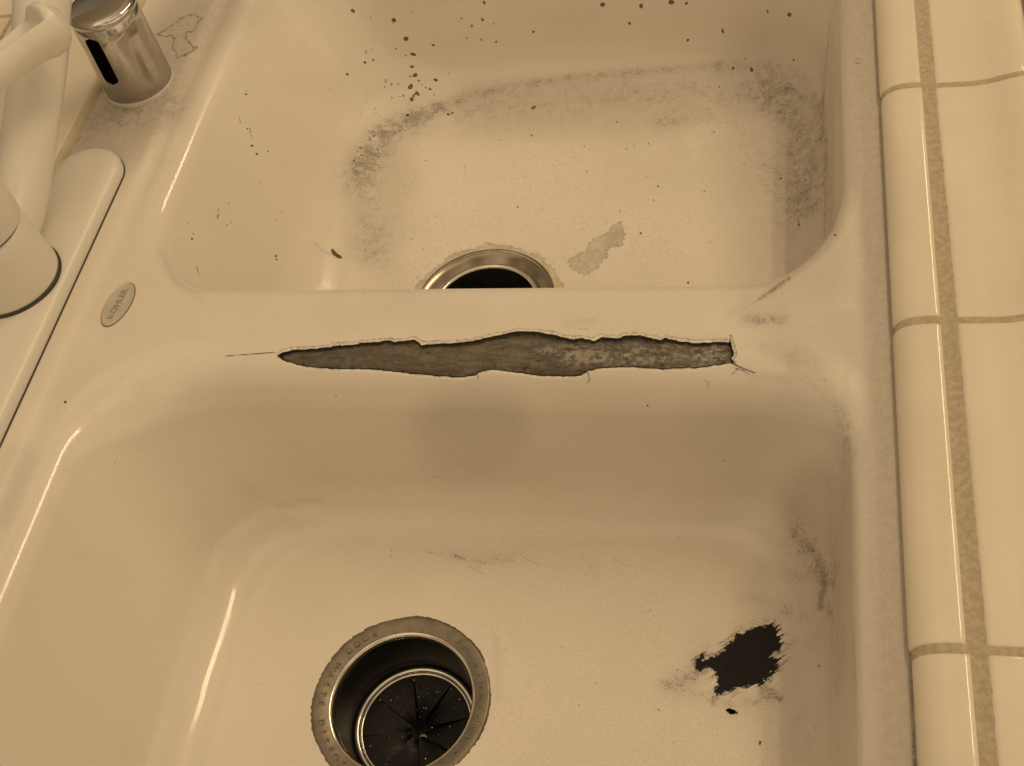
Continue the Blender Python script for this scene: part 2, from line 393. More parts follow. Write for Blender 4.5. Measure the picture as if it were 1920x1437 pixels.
SPOTS += crop([(1205,199,8),(1307,203,9),(1309,214,7),(1272,147,6),(1535,155,6),(797,843,5),(587,980,3.5),(108,566,4),(815,703,4),(1525,1042,5),(1565,1053,6),(1725,972,5),(1153,2,6),(570,492,4),(701,1100,6),(31,955,4),(168,970,4),(743,610,4),(1130,300,4),(1048,870,4),(308,850,3),(1465,800,5),(1580,880,5),(1600,810,5),(1100,548,4),(393,626,3)], 2.909, 960, 60)
SPOTS += crop([(740,95,7),(742,70,3),(777,432,8),(805,487,8),(880,468,4),(745,320,5),(690,275,3),(828,655,5),(623,810,5),(599,797,4),(643,932,6),(613,950,5),(390,1008,6),(383,1042,7),(320,1045,5),(930,1155,8),(937,1175,8),(185,887,5),(360,938,4),(720,995,4),(968,867,5),(935,915,4),(925,940,3),(900,965,4),(1280,62,5),(1510,92,5),(1525,140,3),(848,108,3),(980,560,3)], 3.491, 250, 150)
SPOTS += [(905,37,3),(1130,9,4),(1202,12,4),(1259,4,5),(1180,44,3),(1287,6,3),(1480,28,4),(1440,22,2.5),(1290,75,2.5),(1355,58,3),(1000,60,2),(1214,761,2.2),(1372,1336,5),(1366,1332,4),(1381,1337,3),(1425,1394,3.5),(122,754,2.6),(118,735,1.6),(237,1140,1.5),(360,585,1.6),(1536,1249,2.5),(1290,530,1.5),(1566,441,2),(630,742,1.2),(760,878,1.2),(300,1000,1.4),(215,868,2)]
LINES = [[(420,668),(470,664.5),(515,661),0.9],[(1374,682),(1392,690),(1415,699),1.5],[(1378,690),(1394,695),(1404,702),0.8],[(1103,699),(1105,712),(1101,718),0.9],[(895,699),(897,712),0.6],[(1382,694),(1372,702),0.8],
    [(1368,641),(1369,628),0.7],[(410,392),(408,412),1.2],[(468,240),(472,262),0.8],[(448,218),(451,232),0.7],[(368,500),(372,512),(375,520),0.8],[(1495,350),(1497,420),0.6],
    [(1083,618),(1097,616),(1104,620),0.5],[(1320,712),(1330,718),(1326,730),0.5]]
# strokes of ground-in dirt, and shadow painted along the sink-tile gap: polyline, half width, strength
GRIME_SHADE = [([(520,950),(545,946)],3,0.4),([(560,938),(590,936)],3,0.3),([(1500,985),(1548,1090),(1540,1200)],34,0.40),([(1555,900),(1562,1100)],10,0.35),([(1440,1010),(1500,1040)],24,0.28),([(1480,1230),(1500,1400)],30,0.24),([(1590,700),(1600,900)],16,0.25),([(1430,655),(1530,690),(1590,790)],16,0.34),([(1560,430),(1480,505)],14,0.3),([(850,1040),(870,1048)],3,0.75),([(880,1050),(910,1056)],2.5,0.6),([(920,1048),(960,1052)],2.5,0.55),([(980,1044),(1010,1060)],2.5,0.45),([(800,1035),(830,1042)],2.5,0.4),([(880,1062),(905,1075)],3,0.45),([(1150,1050),(1180,1062)],2.5,0.35),([(1090,1040),(1110,1062)],2.5,0.3),([(1648,0),(1662,250),(1680,600),(1698,900),(1716,1437)],8,0.75),([(1485,690),(1560,760),(1592,850)],14,0.3),([(1480,960),(1535,1050)],20,0.3),([(1420,640),(1500,655)],22,0.25),([(1390,1120),(1480,1140)],16,0.35),([(1566,1000),(1560,1200),(1556,1437)],2.2,0.34),([(1586,1040),(1582,1240)],2,0.25),([(1556,40),(1546,150),(1540,260)],2.6,0.6),([(1550,260),(1546,440)],3,0.45),([(1560,60),(1562,400)],4,0.3),([(1300,1200),(1330,1180)],20,0.25),([(1270,1300),(1310,1260)],30,0.4),([(1340,1345),(1440,1340)],22,0.22),([(150,250),(230,190),(330,200)],40,0.4),([(735,235),(800,210),(870,185),(930,168),(1050,148),(1200,134),(1350,124)],11,0.55),([(1350,124),(1440,122),(1500,140),(1528,190)],14,0.45),
    ([(780,222),(720,255),(690,290),(668,330)],36,0.66),([(690,300),(680,360),(690,430),(700,470)],44,0.46),([(740,300),(760,420)],50,0.25),([(700,250),(760,238),(830,200)],12,0.6),([(560,150),(700,190),(800,190)],40,0.12),
    ([(880,205),(1100,178),(1300,172),(1440,175)],40,0.46),([(830,240),(1000,230),(1250,230)],50,0.26),([(1440,165),(1500,220),(1525,300),(1515,400)],40,0.62),([(1400,250),(1470,350)],60,0.3),([(1430,190),(1490,240)],20,0.35),
    ([(1470,160),(1535,200),(1540,260)],12,0.6),([(1480,300),(1470,440)],50,0.34),([(690,450),(720,500),(760,540)],40,0.26),([(1200,300),(1400,330)],70,0.2),
    ([(1240,230),(1330,215)],16,0.4),([(590,455),(605,470),(620,478)],4,0.5),([(640,500),(640,540)],12,0.2),
    ([(1250,1285),(1290,1270),(1320,1230)],18,0.62),([(1300,1300),(1380,1320),(1450,1310)],14,0.5),([(1430,1290),(1460,1310)],12,0.8),([(1400,1180),(1450,1155),(1475,1150)],14,0.45),
    ([(1440,1060),(1500,1085),(1540,1075)],22,0.4),([(1490,1000),(1530,1040),(1548,1090)],10,0.42),([(1540,1070),(1545,1095)],7,0.95),([(1541,1110),(1538,1140)],7,0.95),([(1550,1110),(1556,1150)],5,0.75),([(1500,1130),(1510,1160)],12,0.35),
    ([(1470,1200),(1450,1420)],26,0.16),([(840,1040),(900,1050),(960,1045)],14,0.34),([(780,1030),(1100,1070)],40,0.12),([(520,945),(600,938)],8,0.25),
    ([(1480,740),(1550,780),(1580,860)],26,0.22),([(1585,800),(1578,1000),(1570,1300)],10,0.30),([(1400,598),(1460,600)],18,0.42),([(1395,578),(1425,560)],3,0.55),([(1425,560),(1455,540),(1480,522)],3.6,0.9),([(1440,552),(1475,526)],9,0.5),([(1400,600),(1470,598)],12,0.5),([(1370,590),(1400,560)],8,0.25),
    ([(1580,520),(1576,490),(1590,440)],6,0.25),([(640,600),(760,575),(900,590)],24,0.12),([(1060,610),(1110,600)],7,0.35),([(1180,640),(1360,632)],6,0.25),([(1380,690),(1420,705),(1480,712)],10,0.3),
    ([(130,330),(200,240),(270,200),(330,190)],40,0.34),([(220,230),(300,235),(320,215)],16,0.36),([(90,400),(150,360)],30,0.24),([(310,60),(420,10),(480,0)],45,0.26),([(210,190),(260,205)],14,0.32),([(140,210),(190,170)],16,0.5),
    ([(150,560),(60,700),(0,780)],16,0.08),([(100,700),(60,830),(0,960)],30,0.10),([(90,960),(150,1040)],18,0.12),([(0,1090),(60,1180)],24,0.10),([(300,470),(330,530),(380,560)],7,0.3),([(310,480),(340,540)],10,0.16),
    ([(1540,100),(1548,300),(1556,430)],8,0.34),([(930,1200),(935,1310)],9,0.28),([(740,800),(900,770),(1000,800),(960,870),(800,880)],16,0.06)]
WEAR = [([(760,330),(1100,300),(1450,300)],150,1.0),([(700,480),(1000,440),(1400,440)],80,1.0),([(900,180),(1500,170)],40,0.9),([(160,300),(260,240),(400,40)],60,0.8),([(1000,1120),(1400,1200)],150,0.75),([(700,1050),(1200,1040)],60,0.6),([(1000,1350),(1450,1400)],100,0.75),
    ([(450,580),(900,580),(1500,580)],40,0.55),([(1500,650),(1640,800),(1650,1437)],40,0.6),([(1610,0),(1640,500)],30,0.6),([(500,1200),(560,1437)],60,0.35),([(760,840),(1400,830)],90,0.4)]

# smooth grey film: the strip beside the tile, the ledge behind the faucet, a splash mark under the gouge; abrasion plus painted shade on the bowls' right sides
FILM_SHADE = [([(1630, -60), (1650, 300), (1670, 700), (1690, 1437)], 52, 0.85), ([(1500, 620), (1640, 640)], 60, 0.35), ([(160, 300), (250, 200), (400, 0)], 70, 0.62), ([(100, 450), (20, 640)], 50, 0.2),
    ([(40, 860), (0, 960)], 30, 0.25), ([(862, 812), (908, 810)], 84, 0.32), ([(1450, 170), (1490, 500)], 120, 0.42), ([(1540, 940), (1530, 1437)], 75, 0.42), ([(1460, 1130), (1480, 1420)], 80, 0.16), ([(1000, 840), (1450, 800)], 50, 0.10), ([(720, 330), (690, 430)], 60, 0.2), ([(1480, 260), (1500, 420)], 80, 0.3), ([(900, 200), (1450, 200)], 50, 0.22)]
def seg_dist(P, pts):
    d = np.full(len(P), 1e9)
    for a, b in zip(pts[:-1], pts[1:]):
        a = np.array(a, float); b = np.array(b, float); e = b - a; w = P - a
        t = np.clip((w @ e) / max(e @ e, 1e-9), 0, 1)
        d = np.minimum(d, np.hypot(*(w - t[:, None] * e).T))
    return d

def window(P, pts, pad):
    a = np.array([p[:2] for p in pts], float); lo = a.min(0) - pad; hi = a.max(0) + pad
    return np.nonzero((P[:, 0] > lo[0]) & (P[:, 0] < hi[0]) & (P[:, 1] > lo[1]) & (P[:, 1] < hi[1]))[0]

def marks(V, face, esc=False):
    """attributes of the marks for surface points V (n,3 mm); face = mask of points the marks may lie on"""
    n = len(V); uv = project(V)
    A = dict(line=np.full(n, 12.0), grime_shade=np.zeros(n), spot=np.full(n, 12.0), black=np.full(n, 120.0), etch=np.full(n, 30.0), wear=np.zeros(n), chip=np.full(n, 40.0), film_shade=np.zeros(n), brush=0.22 + 0.78 * sstep(uv[:, 0], 1395, 1450), tide=np.where((uv[:, 0] < 420) & (uv[:, 1] < 420), 1.0, 0.22))
    ok = face
    def apply(name, pts, pad, fn, op):
        i = window(uv, pts, pad); i = i[ok[i]]
        if len(i): A[name][i] = op(A[name][i], fn(uv[i]))
    for pts, w, s in GRIME_SHADE:
        apply('grime_shade', pts, 2.6 * w, lambda q: s * np.exp(-(seg_dist(q, pts) / w) ** 2), lambda a, b: 1 - (1 - a) * (1 - b))
    for pts, w, s in WEAR:
        apply('wear', pts, 2.2 * w, lambda q: s * sstep(seg_dist(q, pts), 1.6 * w, 0.5 * w), np.maximum)
    for pts, w, s in FILM_SHADE:
        apply('film_shade', pts, 2.2 * w, lambda q: s * sstep(seg_dist(q, pts), 1.5 * w, 0.5 * w), np.maximum)
    for x, y, r in SPOTS:
        an = random.uniform(0, 3.14); ca, sa = math.cos(an), math.sin(an); e = random.uniform(0.8, 1.25)
        def f(q):
            u = q - [x, y]; u = np.stack([(ca * u[:, 0] + sa * u[:, 1]) * e, (-sa * u[:, 0] + ca * u[:, 1]) / e], 1)
            return np.hypot(*u.T) - r
        apply('spot', [(x, y)], 14, f, np.minimum)
    for x, y, r in RINGS:
        apply('spot', [(x, y)], 14, lambda q: np.abs(np.hypot(*(q - [x, y]).T) - r * 0.8) - 0.55, np.minimum)
    for L in LINES:
        apply('line', L[:-1], 14, lambda q: seg_dist(q, L[:-1]) - L[-1], np.minimum)
    apply('black', BLACK, 120, lambda q: poly_sdf(q, BLACK), np.minimum)
    apply('etch', ETCH_FLOOR, 30, lambda q: poly_sdf(q, ETCH_FLOOR), np.minimum)
    apply('etch', ETCH_LEDGE, 30, lambda q: poly_sdf(q, ETCH_LEDGE), np.minimum)
    A['etch2'] = uv
    return A, uv

# ------------------------------------------------------------------ the sink
def rrect(x0, x1, y0, y1, rad, cnt, sharp=False):
    """clockwise from the left end of the top side; rad = TL,TR,BR,BL (rx,ry); cnt = top,TR,right,BR,bottom,BL,left,TL samples"""
    TL, TR, BR, BL = rad
    P = []
    def line(a, b, n):
        t = (np.arange(n) / n)[:, None]; P.append(np.array(a) * (1 - t) + np.array(b) * t)
    def corner(a, c, b, n):
        t = (np.arange(n) / n)
        if sharp:
            a, c, b = map(np.array, (a, c, b)); t = t[:, None]
            P.append(np.where(t < 0.5, a + (c - a) * 2 * t, c + (b - c) * (2 * t - 1)))
        else:
            a, c, b = map(np.array, (a, c, b)); th = t[:, None] * np.pi / 2
            o = a + b - c
            P.append(o + (a - o) * np.cos(th) + (b - o) * np.sin(th))
    line((x0 + TL[0], y1), (x1 - TR[0], y1), cnt[0])
    corner((x1 - TR[0], y1), (x1, y1), (x1, y1 - TR[1]), cnt[1])
    line((x1, y1 - TR[1]), (x1, y0 + BR[1]), cnt[2])
    corner((x1, y0 + BR[1]), (x1, y0), (x1 - BR[0], y0), cnt[3])
    line((x1 - BR[0], y0), (x0 + BL[0], y0), cnt[4])
    corner((x0 + BL[0], y0), (x0, y0), (x0, y0 + BL[1]), cnt[5])
    line((x0, y0 + BL[1]), (x0, y1 - TL[1]), cnt[6])
    corner((x0, y1 - TL[1]), (x0, y1), (x0 + TL[0], y1), cnt[7])
    return np.vstack(P)

def per_side(vals, cnt):
    """vals: top,right,bottom,left; blended smoothly through the corners"""
    t, r, b, l = vals; out = []
    def bl(a, c, n): s = sstep(np.arange(n) / n, 0, 1); return a + (c - a) * s
    seq = [(t, t), (t, r), (r, r), (r, b), (b, b), (b, l), (l, l), (l, t)]
    for (a, c), n in zip(seq, cnt): out.append(bl(a, c, n))
    return np.concatenate(out)

LEDGE_H = 3.5
def deck_z(x): return LEDGE_H * sstep(x, -540.0, -548.5)

def bezier(a, c, b, n, k=0.56):
    t = np.linspace(0, 1, n)[:, None, None]
    p1 = a + (c - a) * k; p2 = b + (c - b) * k
    return a * (1 - t) ** 3 + 3 * p1 * t * (1 - t) ** 2 + 3 * p2 * t * t * (1 - t) + b * t ** 3

def build_bowl(cell, rim, rimr, flo, flor, cnt, tt, split, tb, D, drain, dr, dz, nr, tl_roll=0.0):
    x0, x1, y0, y1 = cell
    R2 = rrect(*rim, rimr, cnt); F2 = rrect(*flo, flor, cnt)
    T = len(R2)
    TTs = per_side(tt, cnt)[:, None]; TB = per_side(tb, cnt)[:, None]
    n7 = cnt[7]; TTs[-n7:, 0] += tl_roll * np.sin(np.pi * np.arange(n7) / n7) ** 2 * (1 - 0.4 * np.arange(n7) / n7)
    tg = np.roll(R2, -3, 0) - np.roll(R2, 3, 0); nrm = np.stack([-tg[:, 1], tg[:, 0]], 1); nrm /= np.linalg.norm(nrm, axis=1)[:, None]
    R = np.c_[R2, np.zeros(T)]; F = np.c_[F2, np.full(T, -D)]
    A = R + np.c_[nrm, np.zeros(T)] * TTs
    S = R + np.c_[nrm, np.zeros(T)] * (TTs + split)
    wl = F - R; wl /= np.linalg.norm(wl, axis=1)[:, None]
    B = R + wl * TTs; C = F - wl * TB
    ctr = np.array([drain[0], drain[1]])
    v = F2 - ctr; ang = np.unwrap(np.arctan2(v[:, 1], v[:, 0]))
    G = np.c_[ctr + dr * np.stack([np.cos(ang), np.sin(ang)], 1), np.full(T, dz)]
    gl = G - F; gd = np.linalg.norm(gl, axis=1)[:, None]; gl = gl / gd
    E = F + gl * np.minimum(TB, gd * 0.7)
    lin = lambda a, b, n: a + (b - a) * np.linspace(0, 1, n)[:, None, None]
    rings = np.concatenate([lin(S, A, nr[0])[:-1], bezier(A, R, B, nr[1])[:-1], lin(B, C, nr[2])[:-1], bezier(C, F, E, nr[3])[:-1], lin(E, G, nr[4])], 0)
    n0 = nr[0] + nr[1] + 12; S_ = len(rings)
    k = np.arange(S_); wgt = (sstep(k, n0, n0 + 14) * sstep(k, S_ - 8, S_ - 40))[:, None, None]
    for it in range(36):
        q = rings.copy(); q[1:-1] = 0.25 * rings[:-2] + 0.5 * rings[1:-1] + 0.25 * rings[2:]
        q = 0.25 * np.roll(q, 1, 1) + 0.5 * q + 0.25 * np.roll(q, -1, 1)
        rings = rings + (q - rings) * wgt
    # gentle unevenness of cast iron under glaze
    w = (vnoise(rings[..., :2] + rings[..., 2:] * 0.7, 1 / 38.0, 3) - 0.5) * 0.9 + (vnoise(rings[..., :2] + rings[..., 2:] * 0.7, 1 / 13.0, 5) - 0.5) * 0.16
    rings[..., 2] += w * np.clip(-rings[..., 2] / 20, 0, 1)
    rings[..., 2] += deck_z(rings[..., 0]) * (rings[..., 2] > -0.5)
    P0 = np.c_[rrect(*cell, rimr, cnt, sharp=True), np.zeros(T)]
    deck = lin(P0, S, nr[5])
    deck[..., 2] = deck_z(deck[..., 0])
    return rings, deck, A

def normals(G):
    ds = np.gradient(G, axis=0); dt = np.roll(G, -1, 1) - np.roll(G, 1, 1)
    n = np.cross(dt, ds); n /= np.maximum(np.linalg.norm(n, axis=-1, keepdims=True), 1e-9)
    return n

NEAR_DRAIN = (-366.0, -112.5, -108.0); FAR_DRAIN = (-363.5, 142.0, -107.0)
D = 105.0
cntN = (640, 110, 190, 30, 60, 30, 230, 130)
nearG, nearDeck, _ = build_bowl((-597, -121, -330, 43), (-523, -157, -300, 3), ((66, 48), (46, 40), (60, 60), (60, 60)),
    (-474, -163, -280, -4), ((62, 62), (50, 46), (60, 60), (60, 60)), cntN,
    (28, 8, 12, 11), 5.0, (24, 30, 30, 22), D, NEAR_DRAIN, 42.0, -107.4, (12, 84, 46, 60, 150, 60), 8.0)
cntF = (330, 90, 270, 100, 200, 90, 260, 90)
farG, farDeck, _ = build_bowl((-597, -121, 43, 420), (-525, -157, 62, 366), ((60, 60), (50, 50), (48, 72), (48, 68)),
    (-474, -162, 74, 344), ((64, 62), (52, 50), (60, 50), (60, 60)), cntF,
    (14, 8, 8, 11), 4.0, (30, 30, 30, 32), D, FAR_DRAIN, 41.0, -106.4, (6, 30, 60, 50, 190, 50))

sink = thing('kitchen_sink', 'double bowl enamelled cast iron sink, stained, with a long gouge in the divider', 'sink')

def bowl_object(name, G, label, crack=False, far=False):
    S, T, _ = G.shape
    Nn = normals(G)
    if Nn[S // 2 * 0, :, 2].mean() < 0: Nn = -Nn
    V = G.reshape(-1, 3); N = Nn.reshape(-1, 3)
    view = CC - V; face = (view * N).sum(1) > 0
    # points of the bowl's hidden front wall lie behind the divider
    A, uv = marks(V, face)
    F = grid_faces(S, T)
    fm = None
    if crack:
        i = window(uv, CRACK, 60); i = i[face[i] & (V[i, 2] > -40)]
        sdg = np.full(len(V), 40.0)
        sdg[i] = poly_sdf(uv[i], CRACK) + (vnoise(uv[i], 1 / 6.0, 11) - 0.5) * 1.6 + (vnoise(uv[i], 1 / 16.0, 12) - 0.5) * 1.6
        # pull the vertices next to the fracture line onto it, so the broken edge is clean
        sg2 = sdg.reshape(S, T); ug = uv.reshape(S, T, 2); Gv = V.reshape(S, T, 3)
        us = np.gradient(ug, axis=0); ut = (np.roll(ug, -1, 1) - np.roll(ug, 1, 1)) / 2
        ds_ = np.gradient(sg2, axis=0); dt_ = (np.roll(sg2, -1, 1) - np.roll(sg2, 1, 1)) / 2
        Vs = np.gradient(Gv, axis=0); Vt = (np.roll(Gv, -1, 1) - np.roll(Gv, 1, 1)) / 2
        det = us[..., 0] * ut[..., 1] - us[..., 1] * ut[..., 0]; det = np.where(np.abs(det) < 1e-6, 1e-6, det)
        gx = (ds_ * ut[..., 1] - dt_ * us[..., 1]) / det; gy = (dt_ * us[..., 0] - ds_ * ut[..., 0]) / det
        g2 = np.clip(gx * gx + gy * gy, 0.4, 4)
        thr = 0.56 * np.maximum(np.abs(ds_), np.abs(dt_)); snap = np.abs(sg2) < thr
        mv = np.where(snap, -sg2 / g2, 0.0); px_, py_ = mv * gx, mv * gy
        a_s = (px_ * ut[..., 1] - py_ * ut[..., 0]) / det; a_t = (py_ * us[..., 0] - px_ * us[..., 1]) / det
        a_s = np.clip(a_s, -0.8, 0.8); a_t = np.clip(a_t, -0.8, 0.8)
        V = (Gv + a_s[..., None] * Vs + a_t[..., None] * Vt).reshape(-1, 3).copy()
        sdg = np.where(snap.ravel(), 0.0, sdg)
        uv = project(V)
        sd = sdg[i]
        scr_ = lambda q: np.exp(-(seg_dist(q, [(1010, 656), (1120, 660), (1250, 662), (1370, 660)]) / 17) ** 2)
        A['chip'][i] = sd + np.where(uv[i, 1] > 672, 3.6, 0.0)
        depth = sstep(sd, 0.0, -0.4)
        rough = (vnoise(uv[i] * [0.2, 1.0], 1 / 7.0, 13) - 0.5) * 0.45 + (vnoise(uv[i] * [0.45, 1], 1 / 5.0, 14) - 0.5) * 1.3 * scr_(uv[i]) + (vnoise(uv[i], 1 / 3.0, 16) - 0.5) * 0.35 * scr_(uv[i])
        lip = sstep(A['chip'][i], 6.2, 4.6) * 0.42 + (vnoise(uv[i], 1 / 4.0, 15) - 0.5) * 0.12 * sstep(A['chip'][i], 6.2, 4.2)
        disp = -(depth * (2.7 + rough) + (1 - depth) * lip)
        V[i] += N[i] * disp[:, None]
        full = np.full(len(V), 40.0); full[i] = sd
        A['rim'] = full
        scr = np.zeros(len(V))
        scr[i] = 0.10 + 0.95 * np.maximum(np.exp(-(seg_dist(uv[i], [(1005, 658), (1060, 655)]) / 6) ** 2), np.exp(-(seg_dist(uv[i], [(1060, 664), (1150, 664), (1250, 664), (1365, 662)]) / 15) ** 2))
        A['scrape'] = scr
        isiron = full[F].min(1) < -1e-6
    A['black'] = np.where(A['black'] > 119, 120.0, A['black'])
    A.pop('etch2')
    # lime and rust halo round the far strainer, worn glaze round the near flange
    if far:
        d = np.hypot(V[:, 0] - FAR_DRAIN[0], V[:, 1] - FAR_DRAIN[1])
        halo = (d - 46.5 - (vnoise(V[:, :2], 1 / 9.0, 21) - 0.5) * 6) * 2.6
        flat = V[:, 2] < -90
        A['etch'] = np.where(flat, np.minimum(A['etch'], np.clip(halo, -30, 30)), A['etch'])
    else:
        d = np.hypot(V[:, 0] - NEAR_DRAIN[0], V[:, 1] - NEAR_DRAIN[1])
        ring = np.where(V[:, 2] < -90, (d - 44.75 - (vnoise(V[:, :2], 1 / 1.1, 22) - 0.5) * 0.3 - (vnoise(V[:, :2], 1 / 14.0, 23) - 0.5) * 0.9) * 3.0, 12)
        A['spot'] = np.minimum(A['spot'], np.clip(ring, -1, 12))
    if not crack:
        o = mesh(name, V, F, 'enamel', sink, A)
        o['label'] = label
        return o, V, N, uv, face
    # split off the bare iron as a part of its own
    def sub(nm, Fs, mat):
        u, inv = np.unique(Fs, return_inverse=True)
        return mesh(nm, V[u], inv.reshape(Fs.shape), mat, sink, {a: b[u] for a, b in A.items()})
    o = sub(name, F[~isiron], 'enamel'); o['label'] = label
    q = sub('exposed_iron', F[isiron], 'iron'); q['label'] = 'bare dark cast iron in the gouge'
    return o, V, N, uv, face

nearO = bowl_object('bowl', nearG, 'near bowl with black scuff and disposal drain', crack=True)
farO = bowl_object('bowl', farG, 'far bowl with worn grey floor and splashes', far=True)
dV, dF, off = [], [], 0
for G in (nearDeck, farDeck):
    S, T, _ = G.shape; dV.append(G.reshape(-1, 3)); dF.append(grid_faces(S, T) + off); off += S * T
dV = np.vstack(dV); dF = np.vstack(dF)
dV[:, 2] += (vnoise(dV[:, :2], 1 / 40.0, 6) - 0.5) * 0.5 * sstep(np.abs(dV[:, 0] + 340), 170, 240) * 0
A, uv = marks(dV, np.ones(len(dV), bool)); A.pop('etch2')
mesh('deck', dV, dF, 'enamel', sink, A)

# oval maker's badge
def oval(name, c, a, b, rot, prof, mats, parent, n=96):
    t = np.linspace(0, 2 * np.pi, n, endpoint=False); rings = []
    for s, z in prof:
        x = (b + s) * np.cos(t); y = (a + s) * np.sin(t)
        rings.append(np.stack([c[0] + x * math.cos(rot) - y * math.sin(rot), c[1] + x * math.sin(rot) + y * math.cos(rot), np.full(n, c[2] + z)], 1))
    V = np.concatenate(rings); F = [tuple(int(q) for q in f) for f in grid_faces(len(prof), n)]
    F.append(tuple(range((len(prof) - 1) * n, len(prof) * n)))
    return mesh(name, V, F, mats, parent)

def text_mesh(body, size, depth):
    cu = bpy.data.curves.new('letters', 'FONT'); cu.body = body; cu.size = size; cu.extrude = depth
    cu.align_x = 'CENTER'; cu.align_y = 'CENTER'; cu.resolution_u = 3
    o = bpy.data.objects.new('letters', cu); scene.collection.objects.link(o)
    dg = bpy.context.evaluated_depsgraph_get(); dg.update()
    me = bpy.data.meshes.new_from_object(o.evaluated_get(dg))
    V = np.array([v.co[:] for v in me.vertices]); F = [tuple(p.vertices) for p in me.polygons]
    bpy.data.objects.remove(o); bpy.data.curves.remove(cu); bpy.data.meshes.remove(me)
    return V, F

BC = (-525.6, 49.4, 0.0); BROT = math.radians(-6)
badge = oval('badge', BC, 14.6, 6.7, BROT, [(0.3, -0.3), (0.3, 0.5), (0.0, 0.9), (-0.55, 0.9), (-0.9, 0.55), (-1.6, 0.62)], 'badge', sink)
badge['label'] = 'small oval badge with raised lettering'
oval('badge_rim', BC, 14.6, 6.7, BROT, [(0.75, -0.2), (0.75, 0.3), (0.35, 0.42), (0.1, 0.2)], 'badge_edge', badge)
tv, tf = text_mesh('KOHLER', 4.9, 0.22)
tv = tv * [1.12, 1.0, 1.0]
r = BROT + math.pi / 2
x = BC[0] + tv[:, 0] * math.cos(r) - tv[:, 1] * math.sin(r); y = BC[1] + tv[:, 0] * math.sin(r) + tv[:, 1] * math.cos(r)
mesh('lettering', np.stack([x, y, 0.66 + tv[:, 2]], 1), tf, 'badge_text', badge, smooth=False)

# ------------------------------------------------------------------ disposal drain in the near bowl
dd = thing('disposal_drain', 'round steel disposal drain with raised letters and black rubber splash guard in the near bowl', 'drain')
c = NEAR_DRAIN
fl = lathe('flange', [(44.4, -1.6), (44.5, 0.2), (44.0, 0.9), (43.0, 1.15), (40, 0.6), (37.2, -0.3), (36.4, -0.7)], c, 'steel', dd, 160)
lathe('inner_lip', [(36.4, -0.7), (35.6, -0.9), (34.9, -1.8), (34.4, -3.4), (34.2, -6)], c, 'bright', fl, 160)
lathe('sleeve', [(34.2, -5.5), (33.8, -12), (33.4, -24), (33.0, -31), (31, -32.5), (29, -33)], c, 'dark', dd, 128)
jt = (vnoise(np.stack([np.cos(np.linspace(0, 2 * np.pi, 260, endpoint=False)) * 44, np.sin(np.linspace(0, 2 * np.pi, 260, endpoint=False)) * 44], 1), 1 / 0.9, 31) - 0.5) * 0.22
jt = jt[None, :] * np.array([0, 0.4, 1, 1])[:, None]
lathe('sealant', [(44.0, 0.15), (44.5, 0.4), (44.8, 0.1), (44.9, -0.8)], c, 'putty', fl, 260, jit=jt)
rr = 30.4; prof = [(rr + 1.5 * math.cos(a), -31 + 1.3 * math.sin(a)) for a in np.linspace(-0.5, math.pi + 0.4, 12)]
lathe('retaining_ring', prof + [(rr - 1.6, -34)], c, 'bright', dd, 128)
lathe('retaining_ring', [(rr - 1.7, -31.5), (rr - 2.3, -31.3), (rr - 2.8, -32.0), (rr - 2.9, -34)], c, 'bright', dd, 128)
sg = None
for k in range(8):
    a0 = math.radians(45 * k + 14); V = []; F = []
    nr_, na = 14, 14
    drop = random.uniform(-0.6, 0.6)
    for i in range(nr_):
        rad_ = 28.0 - (28.0 - 4.0) * i / (nr_ - 1)
        for j in range(na):
            u = j / (na - 1); gap = 0.35 / rad_
            an = a0 + gap + (math.radians(45) - 2 * gap) * u
            zz = -33.0 - 4.5 * (1 - rad_ / 28) ** 1.3 - (3.6 + drop) * (1 - rad_ / 28) * (u - 0.5) ** 1 - 1.1 * abs(u - .5) * (1 - rad_ / 28)
            V.append((c[0] + rad_ * math.cos(an), c[1] + rad_ * math.sin(an), c[2] + zz))
    F = grid_faces(nr_, na, False)
    mesh('rubber_flap', V, F, 'rubber', dd)
lathe('splash_guard_rim', [(29.2, -32.6), (28.6, -32.4), (27.5, -33.0), (26.8, -34)], c, 'rubber', dd, 96)
lathe('throat', [(28, -38), (26, -46), (2, -47)], c, 'dark', dd, 48)
# wet glints on the rubber
gv, gf, off = [], [], 0
for k in range(46):
    r_ = 26.5 * math.sqrt(random.random()); an = random.uniform(0, 6.28); s = random.choice([0.18, 0.22, 0.3, 0.45])
    cx_, cy_, cz_ = c[0] + r_ * math.cos(an), c[1] + r_ * math.sin(an), c[2] - 33.0 - 4.5 * (1 - r_ / 28) ** 1.3 + 1.0 * 0 + 0.2
    for i in range(4):
        for j in range(7):
            th = (i + 0.2) * math.pi / 8; ph = j * 2 * math.pi / 7
            gv.append((cx_ + s * math.sin(th) * math.cos(ph) * 1.2, cy_ + s * math.sin(th) * math.sin(ph), cz_ + s * math.cos(th)))
    g = grid_faces(4, 7) + off; gf.append(g); off += 28
wd = mesh('water_droplets', gv, np.vstack(gf), 'water', dd); wd['kind'] = 'stuff'
